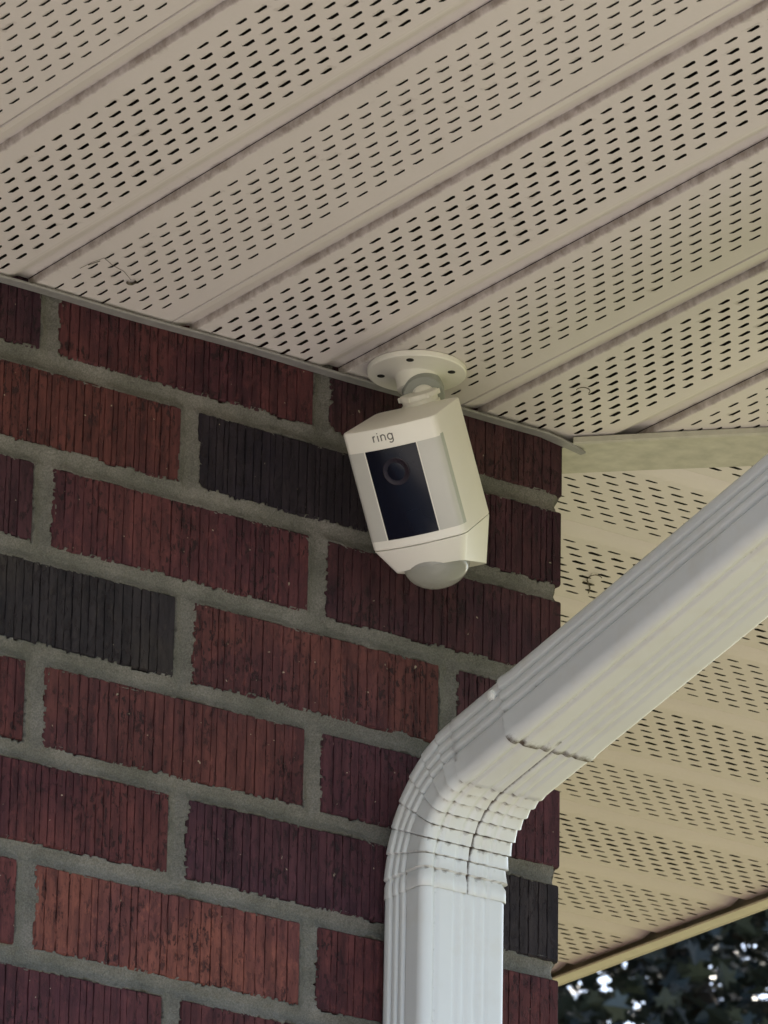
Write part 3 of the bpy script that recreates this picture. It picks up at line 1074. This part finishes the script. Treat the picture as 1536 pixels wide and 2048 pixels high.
def patch(name, w0, w1, a0, a1, th, mat, n=14, slant=0.0):
    """a thin curved plate sitting on the face"""
    vs = []; fs = []
    ws = [w0 + (w1 - w0) * i / n for i in range(n + 1)]
    for w in ws:
        for (a, off) in ((a0, -0.3), (a0, th * 0.7), (a0 - 0.25, th), (a1 + 0.25, th), (a1, th * 0.7), (a1, -0.3)):
            vs.append(fsurf(w, a, off))
    for i in range(n):
        for k in range(5):
            fs.append((i * 6 + k, i * 6 + k + 1, (i + 1) * 6 + k + 1, (i + 1) * 6 + k))
    fs.append(tuple(range(6))); fs.append(tuple(reversed(range(n * 6, n * 6 + 6))))
    o = mesh_obj(name, vs, fs, mat, dev)
    bm = bmesh.new(); bm.from_mesh(o.data)
    bmesh.ops.recalc_face_normals(bm, faces=bm.faces[:])
    bm.to_mesh(o.data); bm.free()
    smooth_angle(o, 0.5)
    return to_dev(o)
patch('face_panel', -18.6, 18.6, -14.5, -76.5, 0.35, BLACKP)
patch('light_cover', -37.0, -19.8, -14.5, -76.5, 0.22, LIGHTP)
patch('light_cover', 19.4, 36.0, -14.5, -76.5, 0.22, LIGHTP)
patch('light_bezel', 36.3, 41.5, -13.5, -76.5, 0.12, simple('pale_grey_bezel', (0.42, 0.44, 0.40), 0.4, 0.03, 60), 8)
# lens
lc = fsurf(0.6, -31.0, 0.35)
o = lathe('lens', [(0.0094, -0.0002), (0.0094, 0.00010), (0.0090, 0.00022), (0.0086, 0.00010), (0.0060, 0.00006)], 40, lc, NN, LENSR, dev); to_dev(o)
o = lathe('lens_glass', [(0.0062, 0.0000), (0.0060, 0.0003), (0.0045, 0.0006), (0.0022, 0.0008), (0.0004, 0.0009)], 32, lc, NN, BLACKP, dev); to_dev(o)

# lettering on the brow
def stroke(name, lines, x0, a_base, hgt, sw):
    vs = []; fs = []
    for ln in lines:
        pts = [(x0 + x * hgt, a_base + y * hgt) for x, y in ln]
        m_ = len(pts); base = len(vs)
        for i, (x, y) in enumerate(pts):
            p = pts[max(0, i - 1)]; q = pts[min(m_ - 1, i + 1)]
            dx, dy = q[0] - p[0], q[1] - p[1]; l = math.hypot(dx, dy) or 1
            nx_, ny_ = -dy / l * sw / 2, dx / l * sw / 2
            for s_, of in ((1, -0.1), (1, 0.08), (-1, 0.08), (-1, -0.1)):
                vs.append(fsurf(x + nx_ * s_, y + ny_ * s_, of))
        for i in range(m_ - 1):
            for k in range(3):
                fs.append((base + i * 4 + k, base + i * 4 + k + 1, base + (i + 1) * 4 + k + 1, base + (i + 1) * 4 + k))
        fs.append((base, base + 1, base + 2, base + 3))
        e = base + (m_ - 1) * 4
        fs.append((e + 3, e + 2, e + 1, e))
    o = mesh_obj(name, vs, fs, INK, dev)
    return to_dev(o)
def arcp(cx, cy, r_, a0, a1, n=12, ry=None):
    ry = ry or r_
    return [(cx + r_ * math.cos(math.radians(a0 + (a1 - a0) * i / n)), cy + ry * math.sin(math.radians(a0 + (a1 - a0) * i / n))) for i in range(n + 1)]
rl = [[(0, 0), (0, 1)], [(0, 0.55)] + arcp(0.42, 0.55, 0.42, 180, 95, 8, 0.43)]
il = [[(0, 0), (0, 1)], [(0, 1.28), (0, 1.44)]]
nl = [[(0, 0), (0, 1)], [(0, 0.58)] + arcp(0.37, 0.6, 0.37, 180, 0, 12, 0.4) + [(0.74, 0)]]
gl = [arcp(0.42, 0.5, 0.42, 0, 360, 22, 0.5), [(0.84, 1.0), (0.84, -0.12)] + arcp(0.44, -0.10, 0.40, 0, -140, 10, 0.38)]
Lh, Lb = 4.1, -8.9
for nm, ln, xx in (('r', rl, -9.9), ('i', il, -6.3), ('n', nl, -4.0), ('g', gl, 0.9)):
    stroke('letter_' + nm, ln, xx, Lb, Lh, 0.85)

# mount: plate, post, joint, collar
PZ = H
def at_plate(x, y, z): return Vector((PLATE.x + x, PLATE.y + y, PZ + z))
o = lathe('mount_plate', [(0.0330, 0.0), (0.0336, 0.0006), (0.0336, 0.0036), (0.0330, 0.0043), (0.0190, 0.0046), (0.0150, 0.0062), (0.0138, 0.0100), (0.0130, 0.0160), (0.0120, 0.0168)], 56,
          (PLATE.x, PLATE.y, PZ - 0.0002), (0, 0, -1), PLAST, dev); to_dev(o)
for (u, v) in ((762, 751), (820, 719), (903, 743)):
    dd = CF * FPX + CR * (u - 768) + CU * (1024 - v)
    p = CP + dd * ((PZ - 0.0044 - CP.z) / dd.z)
    o = lathe('hole_shade_disc', [(0.0026, -0.001), (0.0026, 0.0006), (0.0020, 0.0007)], 14, p, (0, 0, -1), HOLE_SHADE, dev); to_dev(o)  # raised disc, no opening: the hole's shade is its dark colour
pj = at_plate(0.0030, -0.0035, -0.0170)
pc = BT - NN * 0.004 + Ad * 0.0045
axj = (pc - pj)
axj = (pc - at_plate(0, 0, -0.012)).normalized()
o = lathe('joint_housing', [(0.0110, -0.005), (0.0136, -0.004), (0.0142, 0.000), (0.0142, 0.0125), (0.0134, 0.0138), (0.0085, 0.0138)], 36, pj - axj * 0.003, axj, GREYP, dev); to_dev(o)
bm = bmesh.new(); bmesh.ops.create_uvsphere(bm, u_segments=24, v_segments=14, radius=0.0085)
bmesh.ops.translate(bm, vec=pj + axj * 0.009 - dev_inv, verts=bm.verts)
bm_obj('ball_joint', bm, PLAST, dev, True)
colr = Ad
o = lathe('collar', [(0.0095, -0.010), (0.0132, -0.0095), (0.0132, -0.0030), (0.0122, -0.0028), (0.0122, 0.0000), (0.0136, 0.0004), (0.0136, 0.0028), (0.0128, 0.0038), (0.0100, 0.0040)], 36,
          BT - NN * 0.006 + Ad * 0.003, colr, PLAST, dev); to_dev(o)
for k in range(6):
    a = 2 * math.pi * k / 6 + 0.4
    q = colr.to_track_quat('Z', 'Y').to_matrix()
    c = BT - NN * 0.006 + Ad * 0.003 + q @ Vector((0.0134 * math.cos(a), 0.0134 * math.sin(a), 0.0018))
    bm = bmesh.new(); bmesh.ops.create_cube(bm, size=1.0)
    bmesh.ops.scale(bm, vec=(0.0022, 0.0022, 0.0034), verts=bm.verts)
    bmesh.ops.bevel(bm, geom=bm.edges[:], offset=0.0004, segments=1, affect='EDGES')
    bmesh.ops.rotate(bm, cent=(0, 0, 0), matrix=q @ Matrix.Rotation(a, 3, 'Z'), verts=bm.verts)
    bmesh.ops.translate(bm, vec=c - dev_inv, verts=bm.verts)
    bm_obj('grip_rib', bm, PLAST, dev)

# ------------------------------------------------------------------ cobweb scraps caught on the soffit
WEB = simple('old_cobweb', (0.10, 0.085, 0.06), 0.95, 0.2, 300)
def on_soffit(u, v, dz):
    d_ = CF * FPX + CR * (u - 768) + CU * (1024 - v)
    return CP + d_ * ((H - dz - CP.z) / d_.z)
def thread(bm, pts, r_):
    P_ = [on_soffit(*p) for p in pts]
    prev = None
    for i, p in enumerate(P_):
        t_ = (P_[min(i + 1, len(P_) - 1)] - P_[max(i - 1, 0)]).normalized()
        q = t_.to_track_quat('Z', 'Y').to_matrix()
        ring_ = [bm.verts.new(p + q @ Vector((r_ * math.cos(k * math.pi / 2.5), r_ * math.sin(k * math.pi / 2.5), 0))) for k in range(5)]
        if prev:
            for k in range(5):
                bm.faces.new((prev[k], prev[(k + 1) % 5], ring_[(k + 1) % 5], ring_[k]))
        prev = ring_
def curl(u, v, ru, rv, a0, a1, n=14, dz=0.0015):
    return [(u + ru * math.cos(math.radians(a0 + (a1 - a0) * i / n)), v + rv * math.sin(math.radians(a0 + (a1 - a0) * i / n)), dz + 0.001 * math.sin(i)) for i in range(n + 1)]
def web(strands, label):
    bm = bmesh.new()
    for pts, r_ in strands:
        thread(bm, pts, r_)
    o = bm_obj('cobweb', bm, WEB, None, True)
    tag(o, label, 'cobweb')
web([(curl(1190, 1162, 16, 12, 180, 330), 0.00035), ([(1174, 1160, .001), (1177, 1168, .002), (1180, 1176, .001), (1177, 1186, .0015)], 0.0005), ([(1166, 1163, .001), (1178, 1166, .002), (1188, 1170, .001)], 0.0004)],
    'small dark cobweb scrap between the brick corner and the sloping downspout')
web([([(160, 537, .001), (186, 524, .0015), (208, 516, .001), (226, 531, .001), (248, 543, .0012), (262, 560, .003)], 0.00016), ([(176, 530, .001), (200, 522, .001)], 0.00030),
     (curl(262, 562, 9, 6, 150, 10, 8), 0.0009)], 'faint cobweb with a curled brown husk near the wall, left side of the soffit')
web([(curl(1166, 782, 14, 7, 200, 400), 0.0003)], 'tiny curled cobweb on the soffit crease, upper right of the security camera')

# ------------------------------------------------------------------ tree far behind
tree = empty('maple_tree', (0, 0, 0))
tag(tree, 'dark leafy tree seen below the side soffit, bright sky showing between its leaves', 'tree')
def vdir(u, v): return (CF * FPX + CR * (u - 768) + CU * (1024 - v)).normalized()
tdir = vdir(1400, 2000)
DT = 27.0
TC = CP + tdir * DT
TC.z -= 1.0
BARK = simple('bark', (0.07, 0.055, 0.045), 0.95, 0.3, 14, 0.1, 0.5)
LEAFM, nt, b_ = nodes('maple_leaf', 0.38, 0.5)
oi = nt.nodes.new('ShaderNodeNewGeometry')
nt.links.new(ramp(nt, oi.outputs['Random Per Island'], [(0.0, (0.018, 0.025, 0.024)), (0.6, (0.028, 0.036, 0.034)), (1.0, (0.046, 0.052, 0.052))]), b_.inputs['Base Color'])
tree.location = (TC.x, TC.y, GZ)
def limb(pts, name):
    vs = []; fs = []
    n = 9
    for i, (p, r_) in enumerate(pts):
        p = Vector(p)
        q = (Vector(pts[min(i + 1, len(pts) - 1)][0]) - Vector(pts[max(i - 1, 0)][0])).normalized().to_track_quat('Z', 'Y').to_matrix()
        for k in range(n):
            a = 2 * math.pi * k / n
            vs.append(p + q @ Vector((r_ * math.cos(a), r_ * math.sin(a), 0)))
    for s in range(len(pts) - 1):
        for k in range(n):
            j = (k + 1) % n
            fs.append((s * n + k, s * n + j, (s + 1) * n + j, (s + 1) * n + k))
    o = mesh_obj(name, vs, fs, BARK, tree, True)
    return o
hz = TC.z - GZ
limb([((0, 0, -0.1), .42), ((0.05, 0, 1.5), .33), ((-.05, .1, hz * .45), .27), ((.1, 0, hz * .8), .18), ((0, .1, hz + 1.5), .09), ((.1, 0, hz + 4), .03)], 'trunk')
for k in range(14):
    a = k * 2.4; z0 = hz * 0.45 + k * 0.45
    d_ = Vector((math.cos(a), math.sin(a), 0.45))
    p0 = Vector((0, 0, z0))
    limb([(p0, .12), (p0 + d_ * 1.3, .085), (p0 + d_ * 2.6 + Vector((0, 0, .2)), .055), (p0 + d_ * 4.1 + Vector((0, 0, .5)), .02)], 'limb')
# one maple leaf outline (unit size), slightly folded
leaf2 = [(0, -0.5), (0.10, -0.18), (0.42, -0.30), (0.34, -0.08), (0.55, 0.12), (0.26, 0.14), (0.20, 0.30), (0, 0.55), (-0.20, 0.30), (-0.26, 0.14), (-0.55, 0.12), (-0.34, -0.08), (-0.42, -0.30), (-0.10, -0.18)]
lv = np.array([(x, y, abs(x) * 0.25) for x, y in leaf2] + [(0, 0, -0.02)])
lf = np.array([(i, (i + 1) % 14, 14) for i in range(14)])
rs = np.random.RandomState(11)
NL = 68000
# clustered positions in an ellipsoid
ncl = 900
cc = rs.normal(size=(ncl, 3)); cc /= np.linalg.norm(cc, axis=1)[:, None]
cc *= (rs.rand(ncl, 1) ** 0.42)
cc *= np.array([4.6, 4.6, 4.9])
pos = cc[rs.randint(0, ncl, NL)] + rs.normal(size=(NL, 3)) * 0.38
ang = rs.rand(NL) * 2 * np.pi
tilt = rs.normal(size=(NL, 2)) * 0.55
size = rs.uniform(0.085, 0.15, NL)
def rotm(i):
    ca, sa = np.cos(ang[i]), np.sin(ang[i])
    Rz = np.array([[ca, -sa, 0], [sa, ca, 0], [0, 0, 1]])
    a, b = tilt[i]
    Rx = np.array([[1, 0, 0], [0, np.cos(a), -np.sin(a)], [0, np.sin(a), np.cos(a)]])
    Ry = np.array([[np.cos(b), 0, np.sin(b)], [0, 1, 0], [-np.sin(b), 0, np.cos(b)]])
    return Rx @ Ry @ Rz
ctr = np.array([0, 0, hz])
# leaves that show in the frame, nearest first, are parts of their own
wp = pos + ctr + np.array([TC.x, TC.y, GZ])
rel = wp - np.array(CP)
dw = rel @ np.array(CF); uu = 768 + FPX * (rel @ np.array(CR)) / dw; vv_ = 1024 - FPX * (rel @ np.array(CU)) / dw
vis = np.where((uu > 1120) & (uu < 1550) & (vv_ > 1800) & (vv_ < 2065))[0]
vis = vis[np.argsort(dw[vis])][:240]
visset = set(vis.tolist())
rest = np.array([i for i in range(NL) if i not in visset])
ca, sa = np.cos(ang), np.sin(ang)
allR = np.zeros((NL, 3, 3))
A_, B_ = tilt[:, 0], tilt[:, 1]
Rz = np.zeros((NL, 3, 3)); Rz[:, 0, 0] = ca; Rz[:, 0, 1] = -sa; Rz[:, 1, 0] = sa; Rz[:, 1, 1] = ca; Rz[:, 2, 2] = 1
Rx = np.zeros((NL, 3, 3)); Rx[:, 0, 0] = 1; Rx[:, 1, 1] = np.cos(A_); Rx[:, 1, 2] = -np.sin(A_); Rx[:, 2, 1] = np.sin(A_); Rx[:, 2, 2] = np.cos(A_)
Ry = np.zeros((NL, 3, 3)); Ry[:, 1, 1] = 1; Ry[:, 0, 0] = np.cos(B_); Ry[:, 0, 2] = np.sin(B_); Ry[:, 2, 0] = -np.sin(B_); Ry[:, 2, 2] = np.cos(B_)
allR = Rx @ Ry @ Rz
vert = (np.einsum('nij,kj->nki', allR[rest], lv) * size[rest][:, None, None] + (pos[rest] + ctr)[:, None, :]).reshape(-1, 3)
tri = (lf[None] + (np.arange(len(rest)) * 15)[:, None, None]).reshape(-1, 3)
me = bpy.data.meshes.new('crown')
me.vertices.add(len(vert)); me.vertices.foreach_set('co', vert.ravel())
me.loops.add(tri.size); me.loops.foreach_set('vertex_index', tri.ravel())
me.polygons.add(len(tri)); me.polygons.foreach_set('loop_start', np.arange(0, tri.size, 3)); me.polygons.foreach_set('loop_total', np.full(len(tri), 3))
me.update(calc_edges=True)
me.materials.append(LEAFM)
o = bpy.data.objects.new('crown', me); C.objects.link(o); o.parent = tree; o['kind'] = 'stuff'
lm = bpy.data.meshes.new('leaf'); lm.from_pydata([tuple(v) for v in lv], [], [tuple(int(q) for q in f) for f in lf]); lm.materials.append(LEAFM)
for i in vis:
    o = bpy.data.objects.new('leaf', lm); C.objects.link(o); o.parent = tree
    R4 = Matrix([list(map(float, row)) for row in allR[i]]).to_4x4()
    o.matrix_local = Matrix.Translation([float(q) for q in (pos[i] + ctr)]) @ R4 @ Matrix.Scale(float(size[i]), 4)

# ------------------------------------------------------------------ render
scene.render.engine = 'CYCLES'
